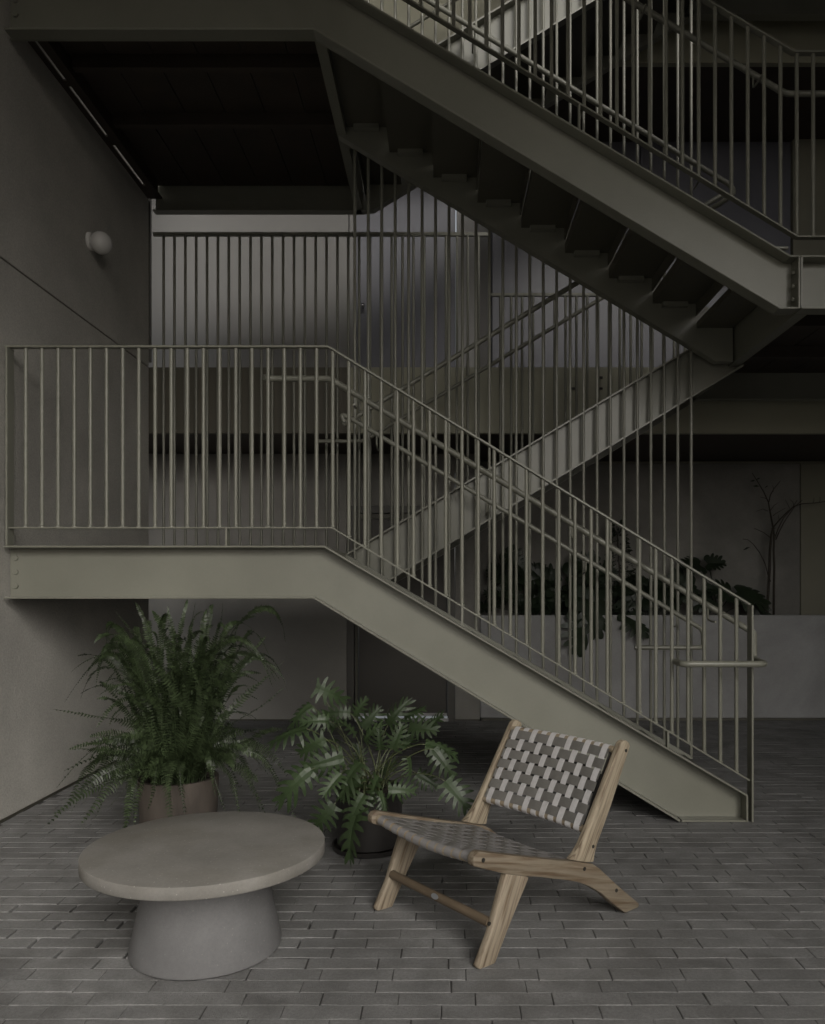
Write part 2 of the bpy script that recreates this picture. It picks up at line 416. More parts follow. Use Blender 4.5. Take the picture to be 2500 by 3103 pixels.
mk('wall_panel', box(.12, .33, Yu, Yu + .2, 3.40, 6.205), 'upper_panel', uw, bev=.002)
d2 = mk('door', box(-.975, .108, Yu + .04, Yu + .09, 3.41, 6.2), 'upper_door', uw, bev=.002, label='smooth blue grey door with a round chrome knob')
mk('door_knob', join(tube([(-.89, Yu + .045, 4.43), (-.89, Yu - .01, 4.43), (-.89, Yu - .014, 4.43)], [.012, .012, .02], 14), sph((-.89, Yu - .03, 4.43), .026)), 'chrome', d2, smooth=True)
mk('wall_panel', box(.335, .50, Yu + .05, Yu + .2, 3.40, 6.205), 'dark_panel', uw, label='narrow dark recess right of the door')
mk('wall_panel', box(.505, 2.10, Yu, Yu + .2, 3.40, 6.205), 'upper_shaded', uw, bev=.002)
mk('wall_panel', box(2.105, 3.72, Yu, Yu + .2, 3.40, 6.205), 'upper_shaded', uw, bev=.002)
mk('wall_panel', box(3.725, 6.8, Yu - .05, Yu + .2, 3.40, 6.205), 'olive', uw, bev=.002, label='olive wall panel at the right edge')
mk('end_return', box(-4.7, -4.6, 7.2, 9, 0, 9.6), 'concrete_dark', uw)
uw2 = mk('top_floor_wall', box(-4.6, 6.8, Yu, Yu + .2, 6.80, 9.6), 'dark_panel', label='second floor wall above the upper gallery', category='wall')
# out of the frame, added for the light: right wall, slab in front, roof over the stairs
mk('light_balance_wall', box(6.8, 7.1, -7, 9.9, 0, 9.6), 'stucco', label='unseen stucco wall added on the right to balance the light', category='wall')  # added on the unseen side to balance the light
mk('shade_slab', box(-2.6, 6.7, -1.8, 4.15, 5.65, 5.95), 'concrete_dark', label='concrete bridge slab added out of view to shade the upper stairs', category='blocker')  # added to keep sun off the upper front flight
shade_roof = mk('shade_roof', box(-4.7, 7.1, 1.0, 9.9, 9.6, 9.8), 'soffit', label='flat roof added out of view to shade the stair hall', category='shade_roof')  # added, front edge carried forward to dim the upper levels

# ------------------------------------------------------------------ staircase
st = empty('staircase', (0, 5.9, 0), label='olive grey steel switchback staircase with barred railings filling the courtyard end', category='staircase')
P = 3.39
S = .598
YF, YWb = 4.75, 4.85
def stringer(name_label, top, bot, yw, side, fl=.09, bolts=(), parent=st):
    """channel: web at yw, flanges towards side (-1 camera, +1 away)"""
    t = .012
    ya, yb = (yw - fl, yw) if side < 0 else (yw, yw + fl)
    poly = top + bot[::-1]
    o = mk('stringer', join(prism(poly, yw - .004 if side < 0 else yw - .004, yw + .006)), 'steel', parent, label=name_label)
    if side < 0: a, b_ = yw - fl, yw - .0045
    else: a, b_ = yw + .0065, yw + fl
    mk('flange', strip(top, -t, a, b_), 'steel', o, bev=.003)
    mk('flange', strip(bot, t, a, b_), 'steel', o, bev=.003)
    return o
# landing geometry
L1T, L1B, L2T, L2B = 1.65, 1.333, 3.38, 3.06
KX, KB = -.72, -.786
XE = -2.63
# flight A (ground to lower landing) front stringer with landing edge
A_top = [(XE, L1T), (KX, L1T), (1.80, .165)]
A_bot = [(XE, L1B), (KB, L1B), (1.395, .003), (1.80, .003)]
def stringerA():
    yw = YWb
    web = prism([(XE - .012, L1T), (KX, L1T), (1.80, .165), (1.80, .003), (1.395, .003), (KB, L1B), (XE - .012, L1B)], yw - .004, yw + .006)
    o = mk('stringer', web, 'steel', st, label='front stringer of the lowest flight and landing')
    mk('flange', strip([(XE, L1T), (KX, L1T), (1.80, .165)], -.012, YF, yw - .0045), 'steel', o, bev=.003)
    mk('flange', strip([(XE, L1B), (KB, L1B), (1.395, .003)], .012, YF, yw - .0045), 'steel', o, bev=.003)
    mk('end_plate', box(1.793, 1.803, YF + .004, yw - .005, .003, .160), 'steel', o)
    mk('foot_plate', box(1.41, 1.80, YF + .01, yw - .005, .002, .012), 'steel', o)
    for z in (L1T - .07, L1T - .155, L1T - .24): mk('bolt', hexbolt((XE + .022, yw - .014, z), 'y', .018, .012), 'steel', o, bev=.0015)
    return o
stringerA()
def back_stringer(top, bot, y, label, side=1):
    o = mk('stringer', prism(top + bot[::-1], y, y + .01), 'steel', st, label=label)
    mk('flange', strip(top, -.010, y + .0105, y + .075), 'steel', o)
    mk('flange', strip(bot, .010, y + .0105, y + .075), 'steel', o)
    return o
back_stringer([(KX - .02, L1T), (1.80, .165)], [(KX - .02, L1T - .36), (1.38, .003), (1.80, .003)], 5.86, 'inner stringer of the lowest flight')
# flight C front stringer
def stringerC():
    yw = YWb
    xr = 2.10
    web = prism([(XE - .012, L1T + P), (KX, L1T + P), (2.055, L2T), (xr, L2T), (xr, L2B), (1.99, L2B), (KB, L1B + P), (XE - .012, L1B + P)], yw - .004, yw + .006)
    o = mk('stringer', web, 'steel', st, label='front stringer of the upper flight and landing')
    mk('flange', strip([(XE, L1T + P), (KX, L1T + P), (2.055, L2T), (xr, L2T)], -.012, YF, yw - .0045), 'steel', o, bev=.003)
    mk('flange', strip([(XE, L1B + P), (KB, L1B + P), (1.99, L2B), (xr, L2B)], .012, YF, yw - .0045), 'steel', o, bev=.003)
    mk('end_plate', box(xr + .001, xr + .013, YF + .001, yw + .006, L2B + .002, L2T - .002), 'steel', o, bev=.002)
    for z in (L2B + .075, L2B + .155, L2B + .235): mk('bolt', hexbolt((xr - .016, yw - .045, z), 'x', .014, .016), 'steel', o, bev=.0015)
    for z in (L1B + P + .07, L1B + P + .155, L1B + P + .24): mk('bolt', hexbolt((XE + .022, yw - .014, z), 'y', .018, .012), 'steel', o, bev=.0015)
stringerC()
back_stringer([(KX, L1T + P), (2.055, L2T), (2.11, L2T)], [(KB, L1B + P), (1.99, L2B), (2.11, L2B)], 5.86, 'inner stringer of the upper flight')
# flights B and D, climbing to the right behind the bars
for dz, nm in ((0, 'rear flight to the right landing'), (P, 'upper rear flight')):
    for yy, wh in ((6.0, 'inner'), (7.06, 'outer')):
        tp = [(KX - .02, L1T + dz), (2.145, L2T + dz), (2.22, L2T + dz)]
        bt = [(KX - .02, L1B + dz - .02), (-.63, L1B + dz - .01), (2.145, 3.005 + dz), (2.22, 3.05 + dz)]
        o = mk('stringer', prism(tp + bt[::-1], yy, yy + .01), 'steel', st, label=wh + ' stringer of the ' + nm)
        mk('flange', strip(tp, -.012, yy - .065, yy - .0005), 'steel', o)
        mk('flange', strip(bt, .012, yy - .065, yy - .0005), 'steel', o)
# treads
def treads(x_first, z_first, going, rise, n, sgn, y0, y1, nm):
    for i in range(n):
        xa = x_first + sgn * going * i; z = z_first - rise * i if sgn > 0 and nm != 'up' else z_first - rise * i
        # tread spans xa..xa+going (descending direction +x); riser at its low side
        pan = box(xa - .012, xa + going - .012, y0, y1, z - .045, z)
        ris = box(xa + going - .020, xa + going - .012, y0 + .001, y1 - .001, z - rise + .05, z - .0452)
        lip = box(xa - .012, xa - .002, y0 + .001, y1 - .001, z + .0005, z + .03)
        t = mk('tread', join(pan, ris, lip), 'steel_dark', st)
        mk('cleat', box(xa + .05, xa + going - .09, y1 - .05, y1 - .002, z - .078, z - .0455), 'steel', t)
goA = (1.80 - KX) / 8.
treads(KX, L1T - .03 - .18, .31, .1806, 8, 1, 4.858, 5.858, 'A')
treads(KX, L1T + P - .03 - .185, .322, .185, 8, 1, 4.858, 5.858, 'C')
mk('landing_nosing', box(1.845, 2.112, 4.858, 5.858, L2T - .075, L2T - .03), 'steel_dark', st)
def treads_up(x0, z0, going, rise, n, y0, y1):
    for i in range(n):
        xa = x0 + going * i; z = z0 + rise * i + .03
        t = mk('tread', join(box(xa + .012, xa + going + .012, y0, y1, z - .045, z), box(xa + .012, xa + .020, y0 + .001, y1 - .001, z - rise + .05, z - .0452)), 'steel_dark', st)
for dz in (0, P):
    treads_up(KX, L1T + dz - .06, .318, .19, 9, 6.012, 7.058)
# landings
def landing(x0, x1, zt, zb, label, cross, right=False):
    l = mk('landing', box(x0 + .05, x1 - .02, 4.86, 7.10, zt - .06, zt - .025), 'steel_dark', st, label=label)
    n = max(1, round((x1 - x0 - .06) / .31)); wdt = (x1 - x0 - .06) / n
    ys = [4.87] + cross + [7.09]
    for j in range(len(ys) - 1):
        for i in range(n):
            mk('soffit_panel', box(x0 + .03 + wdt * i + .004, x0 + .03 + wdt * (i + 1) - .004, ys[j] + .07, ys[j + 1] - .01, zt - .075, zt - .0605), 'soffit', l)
    for yc in cross:
        mk('cross_beam', join(box(x0 + .08, x1 - .08, yc, yc + .008, zt - .16, zt - .061), box(x0 + .08, x1 - .08, yc + .0085, yc + .055, zt - .16, zt - .152)), 'soffit', l)
    mk('edge_beam', join(box(x0, x1, 7.105, 7.115, zb, zt), box(x0, x1, 7.03, 7.1045, zb, zb + .012), box(x0, x1, 7.03, 7.1045, zt - .012, zt)), 'steel', l)
    return l
l1 = landing(XE, KX, L1T, L1B, 'lower left landing', [5.5, 6.2])
l3 = landing(XE + .05, KX, L1T + P, L1B + P, 'upper left landing', [5.34, 6.0])
for l, z0, z1 in ((l1, L1B, L1T), (l3, L1B + P, L1T + P)):
    mk('edge_beam', join(box(KX - .075, KX - .01, 4.858, 7.10, z0 + .0, z0 + .012), box(KX - .02, KX - .01, 4.858, 7.10, z0 + .0125, z1 - .001)), 'steel', l)
l2 = landing(2.115, 6.7, L2T, L2B, 'right landing between the flights', [5.55, 6.3])
l4 = landing(2.115, 6.7, L2T + P, L2B + P, 'upper right landing', [5.55, 6.3])
for l, dz in ((l2, 0), (l4, P)):
    mk('edge_beam', join(box(2.125, 2.135, 4.858, 7.10, L2B + dz + .0125, L2T + dz - .001), box(2.125, 2.20, 4.858, 7.10, L2B + dz, L2B + dz + .012)), 'steel', l)
    o = mk('stringer', prism([(2.118, L2T + dz), (6.7, L2T + dz), (6.7, L2B + dz), (2.118, L2B + dz)], YWb - .004, YWb + .006), 'steel', l)
    mk('landing_flange', box(2.118, 6.7, YF, YWb - .0045, L2T + dz - .012, L2T + dz), 'steel', l, bev=.003)
    mk('landing_flange', box(2.118, 6.7, YF, YWb - .0045, L2B + dz, L2B + dz + .012), 'steel', l, bev=.003)
    mk('end_plate', box(2.116, 2.128, YF + .001, YWb - .005, L2B + dz + .0125, L2T + dz - .0125), 'steel', l)
    for z in (L2B + .075, L2B + .155, L2B + .235): mk('bolt', hexbolt((2.129, YWb - .045, z + dz), 'x', .014, .016), 'steel', l, bev=.0015)
# edge boards closing the gap to the stucco wall, with three open slots
for a, b_ in ((-2.646, -2.609), (-2.584, -2.52)):
    mk('edge_board', box(a, b_, 4.87, 7.1, 4.858, 4.872), 'soffit', l3)
mk('edge_board', box(-2.527, -2.5205, 4.87, 7.0, 4.8725, 4.99), 'soffit', l3)
for a, b_ in ((4.87, 4.95), (5.45, 5.51), (6.12, 6.24), (6.86, 7.1)):
    mk('edge_board', box(-2.6088, -2.5842, a, b_, 4.858, 4.872), 'soffit', l3)
# ---- railings
barm = None
def bar(parent, x, y, z0, z1, r=.0115):
    global barm
    if barm is None:
        V, F = tube([(0, 0, -.5), (0, 0, .5)], 1, 10)
        me = bpy.data.meshes.new('baluster'); me.from_pydata([Vector(v) for v in V], [], F)
        for p in me.polygons: p.use_smooth = len(p.vertices) == 4
        me.materials.append(M['steel']); barm = me
    o = bpy.data.objects.new('baluster', barm); C.objects.link(o); o.parent = parent
    o.location = Vector((x, y, (z0 + z1) / 2)) - POS[parent.name]; o.scale = (r, r, z1 - z0)
def zline(pts, x):
    for (a, za), (b_, zb) in zip(pts, pts[1:]):
        if a <= x <= b_: return za + (zb - za) * (x - a) / (b_ - a)
    return pts[-1][1] if x > pts[-1][0] else pts[0][1]
def guard(label, top, bot, y, x0, x1, sp, stubs=(), posts=(), beam=None):
    gobj = mk('railing', join(strip(top, -.012, y - .022, y + .022)), 'steel', st, bev=.002, label=label)
    mk('bottom_rail', strip(bot, -.010, y - .022, y + .022), 'steel', gobj, bev=.002)
    x = x0
    while x <= x1:
        bar(gobj, x, y, zline(bot, x) - .002, zline(top, x) - .008); x += sp
    wb = []
    x = x0
    while x <= x1:
        z = zline(bot, x); wb.append(tube([(x, y, z - .002), (x, y, z + .004), (x, y, z + .009)], [.017, .0155, .012], 8)); x += sp
    mk('weld_beads', join(*wb), 'steel', gobj, kind='stuff')
    for px_, z0, z1 in posts:
        mk('post', box(px_ - .006, px_ + .006, y - .038, y + .038, z0, z1), 'steel', gobj, bev=.002)
    for px_ in stubs:
        mk('stub_post', box(px_ - .006, px_ + .006, y - .020, y + .020, zline(beam, px_) - .001, zline(bot, px_) - .009), 'steel', gobj)
    return gobj
YG = 4.785
sp = .0968
guard('front railing of the lower landing and lowest flight', [(-2.635, 2.847), (-.70, 2.847), (1.825, 1.303)],
      [(-2.62, 1.762), (-.676, 1.762), (1.82, .252)], YG, -2.515, 1.77, sp, stubs=(-1.31, .10, 1.33), beam=A_top,
      posts=((-2.613, L1T + .001, 2.834), (1.828, .003, 1.296)))
guard('front railing of the upper flight and landings', [(-2.62, 2.847 + P), (-.64, 2.847 + P), (2.085, 4.61), (6.6, 4.61)],
      [(-2.62, 1.762 + P), (-.60, 1.762 + P), (2.105, 3.503), (6.6, 3.503)], YG, -2.50, 5.2, .098, stubs=(-1.31, .8,), beam=[(XE, L1T + P), (KX, L1T + P), (2.055, L2T), (7, L2T)])
# full height screen between the flights
scr = mk('bar_screen', box(-.70, 1.92, 5.925, 5.945, 8.2, 8.22), 'steel', st, label='full height screen of round bars between the flights')
for i in range(26):
    x = -.675 + i * .1002
    zlo = L1T - .59 * (x + .72) - .02
    bar(scr, x, 5.945, zlo, 8.205)
# rear screen
rs = mk('rear_railing', join(box(-2.62, .405, 7.15, 7.18, 4.555, 4.585), box(.405, 2.3, 7.15, 7.18, 4.015, 4.04)), 'steel', st, label='tall dark railing at the rear of the lower landing')
x = -2.53
while x < 2.2:
    zt = 4.556 if x < .4 else 4.016
    bar(rs, x, 7.165, L1T if x < -.7 else L1T + .599 * (x + .74), zt, .0125); x += .0975
# handrails
def rail(pts, r, label, fil=.04):
    return mk('handrail', tube(smooth_path(pts, fil), r, 12), 'steel', st, smooth='angle', label=label)
h1 = rail([(-1.12, 4.90, 2.69), (-1.08, 4.93, 2.69), (-.714, 4.93, 2.69), (1.88, 4.93, 1.135), (1.905, 4.93, 1.12), (1.905, 4.93, .965), (1.90, 4.88, .955), (1.865, 4.665, .955), (1.83, 4.62, .957), (1.40, 4.62, .957), (1.375, 4.64, .957), (1.375, 4.74, .957), (1.375, 4.775, .957)], .019, 'front handrail of the lowest flight with looped end', .022)
h2 = rail([(-.734, 5.80, 2.60), (-.76, 5.80, 2.66), (-.70, 5.80, 2.635), (1.873, 5.80, 1.093), (1.873, 5.80, .975), (1.84, 5.78, .965), (1.37, 5.78, .965)], .017, 'inner handrail of the lowest flight')
h3 = rail([(-.6, 4.93, 6.07), (2.10, 4.93, 4.45), (6.5, 4.93, 4.45)], .019, 'front handrail of the upper flight')
h4 = rail([(-.9, 5.80, 6.14), (2.07, 5.80, 4.325), (2.10, 5.80, 4.27), (2.03, 5.83, 4.22), (1.95, 5.93, 4.20)], .019, 'inner handrail of the upper flight')
for dz in (0, P):
    rail([(-.78, 6.06, 2.64 + dz), (-.69, 6.06, 2.69 + dz), (2.1, 6.06, 4.38 + dz)], .019, 'inner handrail of a rear flight')
    rail([(-1.134, 7.0, 2.683 + dz), (-.72, 7.0, 2.683 + dz), (2.1, 7.0, 4.375 + dz), (3.0, 7.0, 4.375 + dz)], .017, 'outer handrail of a rear flight')
for hobj, y, ya, pts, xs in ((h1, 4.93, YG, [(-.714, 2.69), (1.9, 1.12)], (-.55, .1, .78, 1.62)), (h2, 5.80, 5.93, [(-.7, 2.635), (1.873, 1.093)], (-.5, .3, 1.02, 1.68)), (h3, 4.93, YG, [(-.6, 6.07), (2.1, 4.45)], (.4, 1.2, 1.9)), (h4, 5.80, 5.93, [(-.9, 6.14), (2.07, 4.325)], (.2, 1.0, 1.85))):
    for xx in xs:
        z = zline(pts, xx)
        mk('bracket', tube(smooth_path([(xx, y, z - .015), (xx, y, z - .085), (xx, (y + ya) / 2, z - .095), (xx, ya, z - .095)], .02), .0065, 8), 'steel', hobj, smooth='angle')

# ------------------------------------------------------------------ table
tb = empty('coffee_table', (-.93, 3.11, 0), label='low round concrete coffee table on a flared cone base', category='table')
mk('tabletop', lathe([(.440, 0), (.452, .003), (.455, .007), (.455, .045), (.4535, .0485), (.450, .050), (.2, .0502)], (-.93, 3.11, .352), 96), 'table', tb, smooth='angle')
mk('pedestal', lathe([(.272, .002), (.284, .010), (.286, .022), (.2565, .16), (.232, .27), (.214, .3515)], (-.93, 3.11, 0), 80), 'pedestal', tb, smooth='angle')

# ------------------------------------------------------------------ lounge chair (local: x back, y to its left, z up)
RZ = math.atan2(.62, .784)
bx, wx = Vector((.784, .62, 0)), Vector((-.62, .784, 0))
c0 = Vector((.14, 2.95, 0)) + bx * .42 + wx * .335
ch = empty('lounge_chair', c0, RZ, label='low slanted wooden lounge chair with woven grey straps', category='chair')
def loc(s, d, h): return (s - .42, d - .335, h)
def cplate(poly, d0, d1, name, m='wood_shaded', bev=.008, **kw):
    g_ = prism(poly, d0 - .335, d1 - .335)
    g_ = ([(x - .42, y, z) for x, y, z in g_[0]], g_[1])
    return mk(name, g_, m, ch, bev=bev, seg=2, smooth='angle', **kw)
railp = [(-.066, .398), (-.064, .418), (-.052, .432), (-.033, .436), (.10, .397), (.22, .362), (.36, .322), (.50, .285), (.585, .258), (.625, .232), (.74, .135), (.885, .022), (.882, .004), (.79, .002),
         (.70, .070), (.634, .125), (.57, .165), (.50, .200), (.427, .226), (.34, .252), (.263, .276), (.19, .294), (.10, .322), (0, .362), (-.04, .378), (-.060, .386)]
legp = [(-.042, .012), (-.030, .001), (.045, .001), (.10, .095), (.16, .19), (.222, .283), (.19, .300), (.10, .327), (.062, .23), (.02, .12)]
postp = [(.452, .300), (.482, .318), (.515, .348), (.553, .400), (.590, .455), (.622, .507), (.755, .718), (.768, .737), (.785, .744), (.805, .742), (.822, .730), (.828, .712), (.765, .598), (.702, .478), (.650, .392), (.612, .330), (.600, .300), (.592, .262), (.55, .27)]
for d0, d1 in ((-.02, .018), (.652, .690)):
    rl = cplate(railp, d0, d1, 'side_rail')
    cplate(legp, d0 + .003, d1 - .003, 'front_leg', 'wood_leg')
    cplate(postp, d0 + .002, d1 - .002, 'back_post', 'wood_post')
    yy = (d0 - .335 - .001) if d0 < 0 else (d1 - .335 - .001)
    for s, h in ((-.018, .402), (.53, .250), (.73, .115)):
        mk('peg', tube([(s - .42, yy - .001, h), (s - .42, yy + .003, h)], .0085, 12), 'bolt', ch)
    for s, h in ((.795, .70), (.585, .33), (.013, .16)):
        mk('peg', tube([(s - .42, yy + .001, h), (s - .42, yy + .005, h)], .0075, 12), 'bolt', ch)
def cb(p0, p1, r, name, m='wood_cross', n=12, sag=0, sagx=0):
    pts = []
    for k in range(13):
        t = k / 12; a = Vector(loc(*p0)); b_ = Vector(loc(*p1)); p = a.lerp(b_, t); q = 4 * t * (1 - t)
        p.z -= sag * q; p.x += sagx * q; pts.append(p)
    return mk(name, tube(pts, r, n), m, ch, smooth='angle')
cb((.762, .015, .700), (.762, .655, .700), .017, 'crossbar', sagx=.025)
cb((.578, .015, .392), (.578, .655, .392), .017, 'crossbar', sagx=.025)
cb((-.028, .015, .402), (-.028, .655, .402), .019, 'crossbar', sag=.022)
cb((.50, .015, .262), (.50, .655, .262), .016, 'crossbar', sag=.01)
cb((.045, .015, .145), (.045, .655, .145), .019, 'stretcher', 'wood_dark')
cb((.585, .030, .405), (.752, .030, .690), .006, 'side_rod', 'bolt', 8)
cb((.585, .640, .405), (.752, .640, .690), .006, 'side_rod', 'bolt', 8)
mk('maker_plate', tube([(.026 - .42, .31 - .335, .155), (.0255 - .42, .31 - .335, .156), ], .001, 6), 'plaque', ch)
def oval(c, u, v, n_, a, b_, th):
    V = []
    for j in (0, 1):
        for k in range(20):
            t = 2 * math.pi * k / 20; V.append(Vector(c) + Vector(u) * a * math.cos(t) + Vector(v) * b_ * math.sin(t) + Vector(n_) * th * j)
    return V, [tuple(range(20)), tuple(range(39, 19, -1))] + [(k, k + 20, (k + 1) % 20 + 20, (k + 1) % 20) for k in range(20)]
bpy.data.objects.remove(bpy.data.objects['maker_plate'])
nn = Vector((-.93, 0, .37)).normalized()
mk('maker_plate', oval(Vector(loc(.045, .33, .145)) + nn * .0185, (0, 1, 0), nn.cross(Vector((0, 1, 0))), nn, .022, .011, .002), 'plaque', ch)
# woven straps
def weave(lmat, P1, nl, nt, wl, wt, y0, y1, surf, wrapr, dark_over):
    """nl straps run along P0->P1 (light), nt straps run across (dark); surf(t,u) -> point, normal"""
    def ribbon(pts, nrm, half, side):
        V, F = [], []
        for p, n_, s_ in zip(pts, nrm, side):
            V += [p - s_ * half + n_ * .0008, p + s_ * half + n_ * .0008, p + s_ * half - n_ * .0008, p - s_ * half - n_ * .0008]
        for i in range(len(pts) - 1):
            k = 4 * i
            for j in range(4): F.append((k + j, k + (j + 1) % 4, k + 4 + (j + 1) % 4, k + 4 + j))
        return V, F
    A = .0015
    for i in range(nl):
        u = (i + .5) / nl; pts, nr, sd_ = [], [], []
        # wrap round the first bar
        for k in range(nt * 4 + 1):
            t = k / (nt * 4); p, n_, tt, uu = surf(t, u)
            j = t * nt - .5
            ph = math.cos(math.pi * (j + i))            # +1 at crossing where light is over
            off = A * max(-1, min(1, 3 * ph))
            pts.append(p + n_ * off); nr.append(n_); sd_.append(uu)
        for end in (0, -1):
            p, n_, tt, uu = surf(0 if end == 0 else 1, u)
            dirn = -tt if end == 0 else tt
            cc = p - n_ * wrapr
            arc = []
            for k in range(1, 8):
                a = math.pi * k / 7; arc.append((cc + n_ * (wrapr * math.cos(a)) + dirn * (wrapr * math.sin(a)), n_ * math.cos(a) + dirn * math.sin(a)))
            for q, m_ in arc:
                if end == 0: pts.insert(0, q); nr.insert(0, m_); sd_.insert(0, uu)
                else: pts.append(q); nr.append(m_); sd_.append(uu)
        mk('strap', ribbon(pts, nr, wl / 2, sd_), lmat, ch, smooth='angle')
    for j in range(nt):
        t = (j + .5) / nt; pts, nr, sd_ = [], [], []
        for k in range(nl * 4 + 1):
            u = k / (nl * 4); p, n_, tt, uu = surf(t, u)
            i = u * nl - .5
            ph = -math.cos(math.pi * (i + j))
            pts.append(p + n_ * A * max(-1, min(1, 3 * ph))); nr.append(n_); sd_.append(tt)
        mk('strap', ribbon(pts, nr, wt / 2, sd_), 'strap_dark', ch, smooth='angle')
bdir = (Vector((.762, 0, .700)) - Vector((.578, 0, .392))); bl = bdir.length; bdir.normalize()
bn = Vector((-bdir.z, 0, bdir.x))
def surf_back(t, u):
    p = Vector(loc(.578, .030 + .61 * u, .392)) + bdir * bl * t + bn * .0185
    p.x += .025 * 4 * u * (1 - u)
    return p, bn, bdir, Vector((0, 1, 0))
weave('strap_light', None, 11, 7, .0315, .0425, 0, 0, surf_back, .0185, True)
sdv = (Vector((.50, 0, .262)) - Vector((-.028, 0, .402))); sl = sdv.length; sdv.normalize(); sn = Vector((-sdv.z, 0, sdv.x))
def surf_seat(t, u):
    p = Vector(loc(-.028, .030 + .61 * u, .402)) + sdv * sl * t + sn * .019
    q = 4 * u * (1 - u); p.z -= q * (.022 * (1 - t) + .01 * t) + .018 * math.sin(math.pi * t) * (.3 + .7 * q)
    return p, sn, sdv, Vector((0, 1, 0))
weave('strap_seat_shaded', None, 12, 11, .039, .0415, 0, 0, surf_seat, .019, True)

# ------------------------------------------------------------------ pots
fp = empty('fern_pot', (-1.37, 4.1, 0), label='weathered brown grey cylindrical pot holding the fern behind the table', category='pot')
mk('pot_body', lathe([(.17, .002), (.18, .01), (.198, .40), (.198, .43), (.180, .43), (.176, .385), (.02, .384)], (-1.37, 4.1, 0), 48), 'pot_grey', fp, smooth='angle')
mk('soil', lathe([(.17, 0), (.172, .012), (.02, .03)], (-1.37, 4.1, .385), 24), 'soil', fp)
xp = empty('black_pot', (-.41, 4.3, 0), label='round black pot on a saucer left of the lounge chair', category='pot')
mk('pot_body', lathe([(.160, .02), (.172, .03), (.176, .16), (.178, .315), (.180, .33), (.166, .33), (.162, .29), (.02, .289)], (-.41, 4.3, 0), 48), 'pot_black', xp, smooth='angle')
mk('saucer', lathe([(.16, .001), (.195, .006), (.200, .030), (.192, .030), (.185, .012), (.02, .011)], (-.41, 4.3, 0), 48), 'pot_black', xp, smooth='angle')
mk('soil', lathe([(.155, 0), (.158, .01), (.02, .02)], (-.41, 4.3, .29), 24), 'soil', xp)

# ------------------------------------------------------------------ fern
fern = empty('fern', (-1.37, 4.1, .41), label='large bushy sword fern with arching fronds spilling over its pot', category='plant')
def bez(p, t):
    q = [Vector(a) for a in p]
    while len(q) > 1: q = [q[i].lerp(q[i + 1], t) for i in range(len(q) - 1)]
    return q[0]
def frond(ctrl, wmax, n, rr, twist=0):
    pts = [bez(ctrl, k / n) for k in range(n + 1)]
    p1, p2 = rr.uniform(0, 6), rr.uniform(0, 6)
    pts = [p + Vector((math.sin(k / n * 8 + p1), math.sin(k / n * 7 + p2), .5 * math.sin(k / n * 9 + p2))) * .024 * k / n for k, p in enumerate(pts)]
    V, F = tube(pts, [.0022 * (1 - .7 * k / n) for k in range(n + 1)], 4, False)
    up0 = Vector((rr.uniform(-.5, .5), rr.uniform(-1, -.5), rr.uniform(.0, .6))).normalized()
    ln = 0; L = sum((pts[i + 1] - pts[i]).length for i in range(n))
    sh = rr.uniform(.15, .5)
    for i in range(max(2, n // 9), n):
        t = (pts[i + 1] - pts[i]).normalized(); tt = i / n
        side = t.cross(up0)
        if side.length < .15: side = t.cross(Vector((1, 0, 0)))
        side.normalize(); nrm = side.cross(t).normalized()
        a = twist * tt * 4 + .5 * math.sin(tt * 9 + sh * 30); side, nrm = side * math.cos(a) + nrm * math.sin(a), nrm * math.cos(a) - side * math.sin(a)
        wd = wmax * min(1, tt * 5 + .25) * (1 - max(0, tt - .72) / .28) ** .55 * (.88 + .12 * math.sin(i * .5 + sh * 20))
        hw = L / n * .31
        for s in (-1, 1):
            l = wd * rr.uniform(.82, 1.1); d = (side * s + t * sh * .6 + nrm * rr.uniform(-.1, .35)).normalized()
            b0 = pts[i] + t * (hw * .15 * s); tip = b0 + d * l + t * l * .12 - Vector((0, 0, l * .1))
            m1 = b0 + d * l * .5
            k = len(V)
            V += [b0 - t * hw, b0 + t * hw, m1 + t * hw * 1.05, tip, m1 - t * hw * .95]
            F += [(k, k + 1, k + 2, k + 4), (k + 4, k + 2, k + 3)]
    return V, F
cx, cy, cz = -1.37, 4.1, .40
rr = random.Random(11)
def W(px, py, Y): return Vector(((px - 1350) * Y / f_px, Y, 1.4 + (1780 - py) * Y / f_px))
special = []
def spf(mid, end, Y1, Y2, wm=.026, st_=(0, 0)):
    s = Vector((cx + st_[0], cy + st_[1], cz)); special.append(([s, W(*mid[:2], (Y1 + cy) / 2), W(*mid, Y1) if len(mid) == 2 else W(mid[0], mid[1], Y1), W(*end, Y2)], wm))
spf((430, 2180), (155, 2150), 4.0, 3.9, .030)
spf((330, 1930), (240, 2110), 4.1, 4.1, .024)
spf((420, 2280), (115, 2505), 3.75, 3.6, .036)
spf((400, 2340), (180, 2430), 3.8, 3.7, .034)
spf((380, 2360), (365, 2510), 3.75, 3.65, .028)
spf((430, 2150), (170, 2390), 3.9, 3.8, .030)
spf((800, 1700), (862, 1940), 4.1, 4.1, .024)
spf((730, 2150), (860, 1985), 4.2, 4.3, .028)
spf((700, 2200), (862, 2085), 4.2, 4.3, .028)
spf((760, 2250), (865, 2210), 4.1, 4.0, .028)
spf((700, 2280), (775, 2370), 4.0, 3.9, .032)
spf((640, 2200), (690, 2460), 3.85, 3.8, .034)
spf((480, 2250), (340, 2440), 3.8, 3.75, .034)
spf((510, 2300), (430, 2450), 3.75, 3.75, .032)
spf((450, 2080), (355, 1940), 4.1, 4.2, .022)
spf((480, 2000), (365, 1860), 4.1, 4.1, .022)
spf((640, 2000), (665, 1822), 4.1, 4.1, .026)
spf((520, 1980), (525, 1840), 4.1, 4.1, .024)
spf((560, 1980), (580, 1832), 4.1, 4.0, .024)
